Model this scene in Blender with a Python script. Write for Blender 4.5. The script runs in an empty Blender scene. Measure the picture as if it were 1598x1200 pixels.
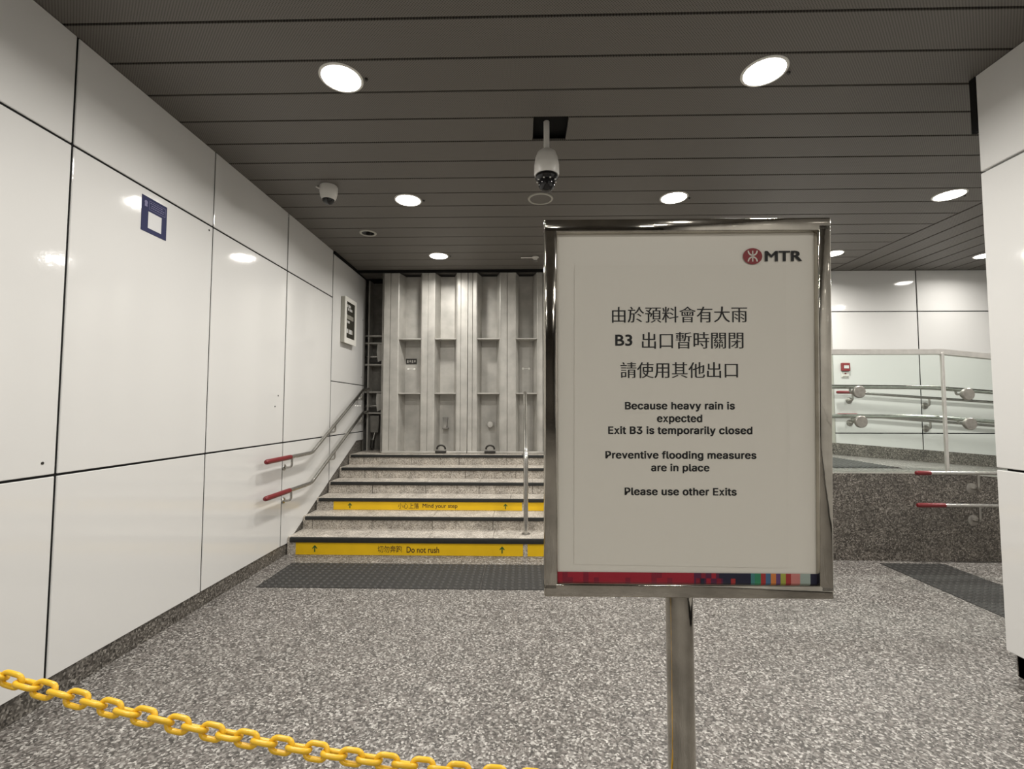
import bpy, bmesh, math, random
from mathutils import Vector, Matrix
random.seed(7)
S = bpy.context.scene
COL = S.collection
R = math.radians

# ------------------------------------------------------------------ camera, world, exposure
cam_d = bpy.data.cameras.new('camera')
cam_d.sensor_fit = 'HORIZONTAL'; cam_d.sensor_width = 36.0
cam_d.lens = 720.45 / 1598 * 36.0
cam_d.clip_start = 0.02; cam_d.clip_end = 60
cam = bpy.data.objects.new('camera', cam_d); COL.objects.link(cam)
cam.location = (0, 0, 1.4)
cam.rotation_mode = 'XYZ'
yaw, pitch, roll = 0.0227, 0.0523, 0.0008
cam.rotation_euler = (Matrix.Rotation(yaw, 3, 'Z') @ Matrix.Rotation(math.pi/2 + pitch, 3, 'X') @ Matrix.Rotation(roll, 3, 'Z')).to_euler('XYZ')
S.camera = cam
W = bpy.data.worlds.new('world'); S.world = W; W.use_nodes = True
W.node_tree.nodes['Background'].inputs[0].default_value = (0.9, 0.86, 0.8, 1)
W.node_tree.nodes['Background'].inputs[1].default_value = 0.02
S.view_settings.view_transform = 'Standard'; S.view_settings.look = 'None'
S.view_settings.gamma = 1; S.view_settings.use_curve_mapping = False
S.view_settings.exposure = 0.0
LAMP_W = 25.0
LAMP_COL = (1.0, 0.965, 0.905)

# ------------------------------------------------------------------ dimensions of the place (metres)
WX, RX = -2.26, 2.57            # left and right wall faces
CEIL, ZU, ZL, ZB = 3.2875, 2.7235, 1.078, 0.113   # ceiling, upper and lower panel joints, panel foot
REAR = -9.0
PY = 4.42                        # front face of the granite parapet
LAND = 0.80                      # landing level

# ------------------------------------------------------------------ materials
def new_mat(name):
    m = bpy.data.materials.new(name); m.use_nodes = True
    nt = m.node_tree; b = nt.nodes['Principled BSDF']
    return m, nt, b
def nd(nt, typ, **kw):
    n = nt.nodes.new(typ)
    for k, v in kw.items(): setattr(n, k, v)
    return n
def simple(name, col, rough=0.5, metal=0.0, spec=0.5, noise=0.0, scale=8.0, bump=0.0, bscale=60.0):
    m, nt, b = new_mat(name)
    b.inputs['Base Color'].default_value = (*col, 1)
    b.inputs['Roughness'].default_value = rough
    b.inputs['Metallic'].default_value = metal
    b.inputs['Specular IOR Level'].default_value = spec
    tc = nd(nt, 'ShaderNodeTexCoord')
    if noise:
        n = nd(nt, 'ShaderNodeTexNoise'); n.inputs['Scale'].default_value = scale; n.inputs['Detail'].default_value = 6
        nt.links.new(tc.outputs['Object'], n.inputs['Vector'])
        cr = nd(nt, 'ShaderNodeValToRGB')
        cr.color_ramp.elements[0].position = 0.3; cr.color_ramp.elements[1].position = 0.7
        cr.color_ramp.elements[0].color = (*[c*(1-noise) for c in col], 1)
        cr.color_ramp.elements[1].color = (*[min(1, c*(1+noise*0.5)) for c in col], 1)
        nt.links.new(n.outputs['Fac'], cr.inputs['Fac']); nt.links.new(cr.outputs['Color'], b.inputs['Base Color'])
    if bump:
        n2 = nd(nt, 'ShaderNodeTexNoise'); n2.inputs['Scale'].default_value = bscale; n2.inputs['Detail'].default_value = 2
        nt.links.new(tc.outputs['Object'], n2.inputs['Vector'])
        bp = nd(nt, 'ShaderNodeBump'); bp.inputs['Strength'].default_value = bump; bp.inputs['Distance'].default_value = 0.002
        nt.links.new(n2.outputs['Fac'], bp.inputs['Height']); nt.links.new(bp.outputs['Normal'], b.inputs['Normal'])
    return m
def granite(name, ramp, scale=95.0, rough=0.5, tint_noise=0.12, bump=0.15):
    m, nt, b = new_mat(name)
    tc = nd(nt, 'ShaderNodeTexCoord')
    mp = nd(nt, 'ShaderNodeMapping'); nt.links.new(tc.outputs['Object'], mp.inputs['Vector'])
    wn = nd(nt, 'ShaderNodeTexNoise'); wn.inputs['Scale'].default_value = scale*0.8; wn.inputs['Detail'].default_value = 2
    nt.links.new(mp.outputs['Vector'], wn.inputs['Vector'])
    ad = nd(nt, 'ShaderNodeVectorMath', operation='MULTIPLY_ADD')
    ad.inputs[1].default_value = (0.006,)*3
    nt.links.new(wn.outputs['Color'], ad.inputs[0]); nt.links.new(mp.outputs['Vector'], ad.inputs[2])
    v = nd(nt, 'ShaderNodeTexVoronoi'); v.inputs['Scale'].default_value = scale
    nt.links.new(ad.outputs['Vector'], v.inputs['Vector'])
    sp = nd(nt, 'ShaderNodeSeparateColor'); nt.links.new(v.outputs['Color'], sp.inputs['Color'])
    cr = nd(nt, 'ShaderNodeValToRGB'); cr.color_ramp.interpolation = 'LINEAR'
    els = cr.color_ramp.elements
    els[0].position, els[0].color = ramp[0][0], (*ramp[0][1], 1)
    els[1].position, els[1].color = ramp[-1][0], (*ramp[-1][1], 1)
    for p, c in ramp[1:-1]:
        e = els.new(p); e.color = (*c, 1)
    nt.links.new(sp.outputs['Red'], cr.inputs['Fac'])
    big = nd(nt, 'ShaderNodeTexNoise'); big.inputs['Scale'].default_value = 7; big.inputs['Detail'].default_value = 5
    nt.links.new(mp.outputs['Vector'], big.inputs['Vector'])
    mr = nd(nt, 'ShaderNodeMapRange'); mr.inputs[3].default_value = 1-tint_noise; mr.inputs[4].default_value = 1+tint_noise
    mr.inputs[1].default_value = 0.3; mr.inputs[2].default_value = 0.7
    nt.links.new(big.outputs['Fac'], mr.inputs[0])
    mx = nd(nt, 'ShaderNodeMix', data_type='RGBA', blend_type='MULTIPLY'); mx.inputs[0].default_value = 1
    nt.links.new(cr.outputs['Color'], mx.inputs[6]); nt.links.new(mr.outputs[0], mx.inputs[7])
    nt.links.new(mx.outputs[2], b.inputs['Base Color'])
    b.inputs['Roughness'].default_value = rough
    if bump:
        bp = nd(nt, 'ShaderNodeBump'); bp.inputs['Strength'].default_value = bump; bp.inputs['Distance'].default_value = 0.002
        nt.links.new(sp.outputs['Green'], bp.inputs['Height']); nt.links.new(bp.outputs['Normal'], b.inputs['Normal'])
    return m
M = {}
M['panel'] = simple('white_enamel_panel', (0.69, 0.685, 0.67), 0.07, spec=0.5, bump=0.10, bscale=38)
M['black'] = simple('black_joint', (0.006, 0.006, 0.006), 0.8, spec=0.2)
M['floor'] = granite('flamed_granite', [(0.0, (0.035, 0.031, 0.027)), (0.25, (0.08, 0.073, 0.065)), (0.5, (0.142, 0.126, 0.115)), (0.8, (0.24, 0.228, 0.21)), (1.0, (0.5, 0.48, 0.45))], 120, 0.5)
M['skirt'] = granite('polished_granite', [(0.0, (0.03, 0.026, 0.022)), (0.25, (0.06, 0.053, 0.045)), (0.5, (0.10, 0.09, 0.078)), (0.8, (0.165, 0.152, 0.135)), (1.0, (0.3, 0.28, 0.25))], 105, 0.4)
M['granite_dark'] = granite('dark_granite', [(0.0, (0.035, 0.03, 0.026)), (0.3, (0.085, 0.075, 0.064)), (0.6, (0.15, 0.134, 0.116)), (0.85, (0.22, 0.2, 0.176)), (1.0, (0.36, 0.33, 0.295))], 110, 0.35, 0.25, 0.05)
M['granite_step'] = granite('step_granite', [(0.0, (0.17, 0.145, 0.115)), (0.25, (0.33, 0.295, 0.25)), (0.5, (0.43, 0.395, 0.345)), (0.8, (0.53, 0.49, 0.435)), (1.0, (0.66, 0.62, 0.56))], 130, 0.55, 0.22)
M['granite_joint'] = simple('brown_grout', (0.06, 0.045, 0.03), 0.9)
M['rubber'] = simple('black_rubber_nosing', (0.016, 0.017, 0.016), 0.55, noise=0.3, scale=20)
M['tactile'] = simple('charcoal_tactile_tile', (0.026, 0.025, 0.023), 0.6, noise=0.25, scale=30)
M['stud'] = simple('worn_tactile_stud', (0.048, 0.046, 0.043), 0.5)
M['steel'] = simple('brushed_steel', (0.56, 0.55, 0.52), 0.24, 1.0, noise=0.12, scale=30)
M['steel_dull'] = simple('dull_steel', (0.42, 0.4, 0.37), 0.4, 1.0, noise=0.2, scale=25)
M['satin'] = simple('satin_steel', (0.74, 0.72, 0.69), 0.5, 1.0, noise=0.08, scale=20)
M['chrome'] = simple('scratched_chrome', (0.52, 0.49, 0.435), 0.07, 1.0, noise=0.3, scale=14, bump=0.18, bscale=22)
M['gate'] = simple('grey_painted_steel', (0.47, 0.455, 0.42), 0.45, 0.2, noise=0.22, scale=5)
M['gate_in'] = simple('dark_steel_bay_shade', (0.2, 0.19, 0.17), 0.5, 0.2, noise=0.3, scale=9)  # hinge bay's shadow put into the colour; also used on dark brackets
M['mech'] = simple('dark_machinery', (0.045, 0.042, 0.038), 0.4, 0.5)
M['red_grip'] = simple('red_vinyl', (0.17, 0.014, 0.018), 0.3)
M['yellow'] = simple('yellow_vinyl', (0.83, 0.52, 0.004), 0.42, noise=0.06, scale=6)
M['yellow_plastic'] = simple('yellow_plastic', (0.78, 0.465, 0.022), 0.35)
M['ink'] = simple('black_ink', (0.008, 0.008, 0.008), 0.6)
M['ink_brown'] = simple('dark_brown_ink', (0.045, 0.02, 0.008), 0.6)
M['green_ink'] = simple('green_ink', (0.02, 0.10, 0.02), 0.6)
M['poster'] = simple('poster_paper', (0.76, 0.73, 0.655), 0.45)
M['sheet'] = simple('notice_paper', (0.75, 0.72, 0.645), 0.55)
M['white_plastic'] = simple('white_plastic', (0.72, 0.70, 0.66), 0.35)
M['white_paint'] = simple('white_painted_metal', (0.78, 0.77, 0.72), 0.35)
M['grey_box'] = simple('warm_grey_metal', (0.42, 0.41, 0.36), 0.45)
M['dome'] = simple('black_glossy_dome', (0.006, 0.006, 0.007), 0.06)
M['navy'] = simple('navy_print', (0.018, 0.021, 0.075), 0.5, spec=0.15)
M['lilac'] = simple('lilac_print', (0.16, 0.15, 0.28), 0.5)
M['paper_white'] = simple('white_print', (0.62, 0.62, 0.62), 0.5)
M['dark_print'] = simple('dark_print', (0.035, 0.034, 0.026), 0.35)
M['grey_print'] = simple('grey_print', (0.30, 0.29, 0.25), 0.5)
M['mtr_red'] = simple('emblem_red', (0.24, 0.02, 0.025), 0.45)
M['emblem_white'] = simple('emblem_white', (0.66, 0.62, 0.56), 0.45)
for n, c in dict(crimson=(0.34, 0.012, 0.03), crimson2=(0.22, 0.01, 0.03), plum=(0.09, 0.012, 0.05), nav=(0.012, 0.012, 0.035), grn=(0.03, 0.22, 0.11), rd=(0.36, 0.03, 0.03),
                 blu=(0.06, 0.14, 0.26), org=(0.6, 0.2, 0.05), vio=(0.12, 0.05, 0.16), olv=(0.35, 0.36, 0.06), pnk=(0.55, 0.2, 0.18), grl=(0.33, 0.4, 0.36), teal=(0.05, 0.2, 0.2)).items():
    M['band_'+n] = simple('band_'+n, c, 0.45)

def perforated(name):
    m, nt, b = new_mat(name)
    b.inputs['Roughness'].default_value = 0.55
    b.inputs['Metallic'].default_value = 0.0
    tc = nd(nt, 'ShaderNodeTexCoord')
    mp = nd(nt, 'ShaderNodeMapping'); mp.inputs['Rotation'].default_value = (0, 0, R(45))
    nt.links.new(tc.outputs['Object'], mp.inputs['Vector'])
    sc = nd(nt, 'ShaderNodeVectorMath', operation='SCALE'); sc.inputs['Scale'].default_value = 1/0.0105
    nt.links.new(mp.outputs['Vector'], sc.inputs[0])
    fr = nd(nt, 'ShaderNodeVectorMath', operation='FRACTION'); nt.links.new(sc.outputs[0], fr.inputs[0])
    sb = nd(nt, 'ShaderNodeVectorMath', operation='SUBTRACT'); sb.inputs[1].default_value = (0.5, 0.5, 0.5)
    nt.links.new(fr.outputs[0], sb.inputs[0])
    ml = nd(nt, 'ShaderNodeVectorMath', operation='MULTIPLY'); ml.inputs[1].default_value = (1, 1, 0)
    nt.links.new(sb.outputs[0], ml.inputs[0])
    ln = nd(nt, 'ShaderNodeVectorMath', operation='LENGTH'); nt.links.new(ml.outputs[0], ln.inputs[0])
    mr = nd(nt, 'ShaderNodeMapRange'); mr.inputs[1].default_value = 0.26; mr.inputs[2].default_value = 0.34
    nt.links.new(ln.outputs['Value'], mr.inputs[0])
    mx = nd(nt, 'ShaderNodeMix', data_type='RGBA')
    mx.inputs[6].default_value = (0.06, 0.055, 0.048, 1); mx.inputs[7].default_value = (0.152, 0.14, 0.124, 1)
    nt.links.new(mr.outputs[0], mx.inputs[0]); nt.links.new(mx.outputs[2], b.inputs['Base Color'])
    return m
M['ceil'] = perforated('perforated_brown_metal')

def glass_mat():
    m = bpy.data.materials.new('greenish_glass'); m.use_nodes = True
    nt = m.node_tree; nt.nodes.remove(nt.nodes['Principled BSDF'])
    out = nt.nodes['Material Output']
    t = nd(nt, 'ShaderNodeBsdfTransparent'); t.inputs[0].default_value = (0.95, 0.985, 0.968, 1)
    g = nd(nt, 'ShaderNodeBsdfGlossy'); g.inputs['Roughness'].default_value = 0.02
    lw = nd(nt, 'ShaderNodeLayerWeight'); lw.inputs['Blend'].default_value = 0.5
    pw = nd(nt, 'ShaderNodeMath', operation='POWER'); pw.inputs[1].default_value = 5
    f = nd(nt, 'ShaderNodeMath', operation='MULTIPLY_ADD'); f.inputs[1].default_value = 0.4; f.inputs[2].default_value = 0.02
    nt.links.new(lw.outputs['Facing'], pw.inputs[0]); nt.links.new(pw.outputs[0], f.inputs[0])
    mx = nd(nt, 'ShaderNodeMixShader')
    nt.links.new(f.outputs[0], mx.inputs[0]); nt.links.new(t.outputs[0], mx.inputs[1]); nt.links.new(g.outputs[0], mx.inputs[2])
    nt.links.new(mx.outputs[0], out.inputs['Surface'])
    return m
M['glass'] = glass_mat()
def emit_mat():
    m, nt, b = new_mat('lamp_diffuser')
    b.inputs['Base Color'].default_value = (0.9, 0.9, 0.86, 1)
    b.inputs['Emission Color'].default_value = (*LAMP_COL, 1)
    b.inputs['Emission Strength'].default_value = 24
    return m
M['lamp'] = emit_mat()

# ------------------------------------------------------------------ mesh builder
class MB:
    def __init__(self):
        self.v = []; self.f = []; self.mi = []; self.mats = []
    def _m(self, m):
        if m not in self.mats: self.mats.append(m)
        return self.mats.index(m)
    def add(self, vs, fs, m):
        o = len(self.v); k = self._m(m)
        self.v += [Vector(p) for p in vs]
        for f in fs:
            self.f.append(tuple(i+o for i in f)); self.mi.append(k)
        return self
    def box(self, x0, x1, y0, y1, z0, z1, m, bev=0.0, seg=1):
        if bev:
            bm = bmesh.new(); bmesh.ops.create_cube(bm, size=1)
            for v in bm.verts:
                v.co = Vector(((x0+x1)/2+v.co.x*(x1-x0), (y0+y1)/2+v.co.y*(y1-y0), (z0+z1)/2+v.co.z*(z1-z0)))
            bmesh.ops.bevel(bm, geom=bm.edges[:], offset=bev, segments=seg, affect='EDGES', profile=0.5)
            self.from_bm(bm, m); return self
        vs = [(x, y, z) for z in (z0, z1) for y in (y0, y1) for x in (x0, x1)]
        return self.add(vs, [(0,2,3,1), (4,5,7,6), (0,1,5,4), (2,6,7,3), (0,4,6,2), (1,3,7,5)], m)
    def from_bm(self, bm, m):
        bm.verts.index_update()
        vs = [v.co.copy() for v in bm.verts]; fs = [tuple(v.index for v in f.verts) for f in bm.faces]
        bm.free(); return self.add(vs, fs, m)
    def prism(self, poly, fn, m):
        """poly: 2D points; fn(a,b,k) -> 3D for k=0,1 (two caps)"""
        n = len(poly)
        vs = [fn(a, b, 0) for a, b in poly] + [fn(a, b, 1) for a, b in poly]
        fs = [tuple(range(n))[::-1], tuple(range(n, 2*n))] + [(i, (i+1) % n, n+(i+1) % n, n+i) for i in range(n)]
        return self.add(vs, fs, m)
    def tube(self, pts, r, m, n=14, cap=True, closed=False):
        pts = [Vector(p) for p in pts]; N = len(pts)
        rs = r if isinstance(r, (list, tuple)) else [r]*N
        tan = []
        for i in range(N):
            if closed: t = pts[(i+1) % N]-pts[i-1]
            else: t = pts[min(i+1, N-1)]-pts[max(i-1, 0)]
            tan.append(t.normalized())
        up = Vector((0, 0, 1)) if abs(tan[0].z) < 0.9 else Vector((1, 0, 0))
        a = tan[0].cross(up).normalized(); rings = []
        for i in range(N):
            a = (a - tan[i]*a.dot(tan[i])).normalized(); b = tan[i].cross(a)
            rings.append([pts[i]+(a*math.cos(2*math.pi*k/n)+b*math.sin(2*math.pi*k/n))*rs[i] for k in range(n)])
        vs = [p for ring in rings for p in ring]; fs = []
        for i in range(N if closed else N-1):
            j = (i+1) % N
            for k in range(n):
                fs.append((i*n+k, i*n+(k+1) % n, j*n+(k+1) % n, j*n+k))
        if cap and not closed:
            fs.append(tuple(range(n))[::-1]); fs.append(tuple((N-1)*n+k for k in range(n)))
        return self.add(vs, fs, m)
    def lathe(self, prof, c, m, n=32, axis='Z'):
        """prof: list of (radius, height); caps where radius 0"""
        c = Vector(c); vs = []; fs = []
        def P(r, h, a):
            x, y = r*math.cos(a), r*math.sin(a)
            return c+{'Z': Vector((x, y, h)), 'Y': Vector((x, h, y)), 'X': Vector((h, x, y))}[axis]
        idx = []
        for r, h in prof:
            if r < 1e-6: idx.append([len(vs)]); vs.append(P(0, h, 0))
            else:
                idx.append(list(range(len(vs), len(vs)+n)))
                vs += [P(r, h, 2*math.pi*k/n) for k in range(n)]
        for A, B in zip(idx[:-1], idx[1:]):
            for k in range(n):
                k2 = (k+1) % n
                if len(A) == 1 and len(B) == 1: continue
                if len(A) == 1: fs.append((A[0], B[k], B[k2]))
                elif len(B) == 1: fs.append((A[k], B[0], A[k2]))
                else: fs.append((A[k], B[k], B[k2], A[k2]))
        return self.add(vs, fs, m)
    def build(self, name, parent=None, smooth=35, warp=None):
        org = Vector((0, 0, 0))
        if parent is not None:
            r = parent
            while r.parent: r = r.parent
            org = r.location
        me = bpy.data.meshes.new(name)
        vs = self.v if warp is None else [warp(v) for v in self.v]
        me.from_pydata([tuple(v-org) for v in vs], [], self.f)
        for m in self.mats: me.materials.append(m)
        me.polygons.foreach_set('material_index', self.mi)
        bm = bmesh.new(); bm.from_mesh(me); bmesh.ops.recalc_face_normals(bm, faces=bm.faces[:]); bm.to_mesh(me); bm.free()
        if smooth:
            me.polygons.foreach_set('use_smooth', [True]*len(me.polygons))
            me.set_sharp_from_angle(angle=R(smooth))
        me.update()
        o = bpy.data.objects.new(name, me); COL.objects.link(o)
        if parent is not None: o.parent = parent
        return o
def fillet(pts, r, seg=6):
    pts = [Vector(p) for p in pts]; out = [pts[0]]
    for i in range(1, len(pts)-1):
        a, b, c = pts[i-1], pts[i], pts[i+1]
        u, w = (a-b).normalized(), (c-b).normalized()
        d = min(r, (a-b).length*0.45, (c-b).length*0.45)
        p, q = b+u*d, b+w*d
        for k in range(seg+1):
            t = k/seg
            out.append(p*(1-t)**2+b*2*t*(1-t)+q*t*t)
    out.append(pts[-1]); return out
def tag(o, label, cat, group=None, kind=None):
    o['label'] = label; o['category'] = cat
    if group: o['group'] = group
    if kind: o['kind'] = kind
    return o
def thing(name, label, cat, loc=(0, 0, 0), group=None):
    o = bpy.data.objects.new(name, None); COL.objects.link(o); o.location = loc
    o.empty_display_size = 0.1
    return tag(o, label, cat, group)
def struct(o, label=None, cat=None):
    o['kind'] = 'structure'
    if label: o['label'] = label
    if cat: o['category'] = cat
    return o

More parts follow.
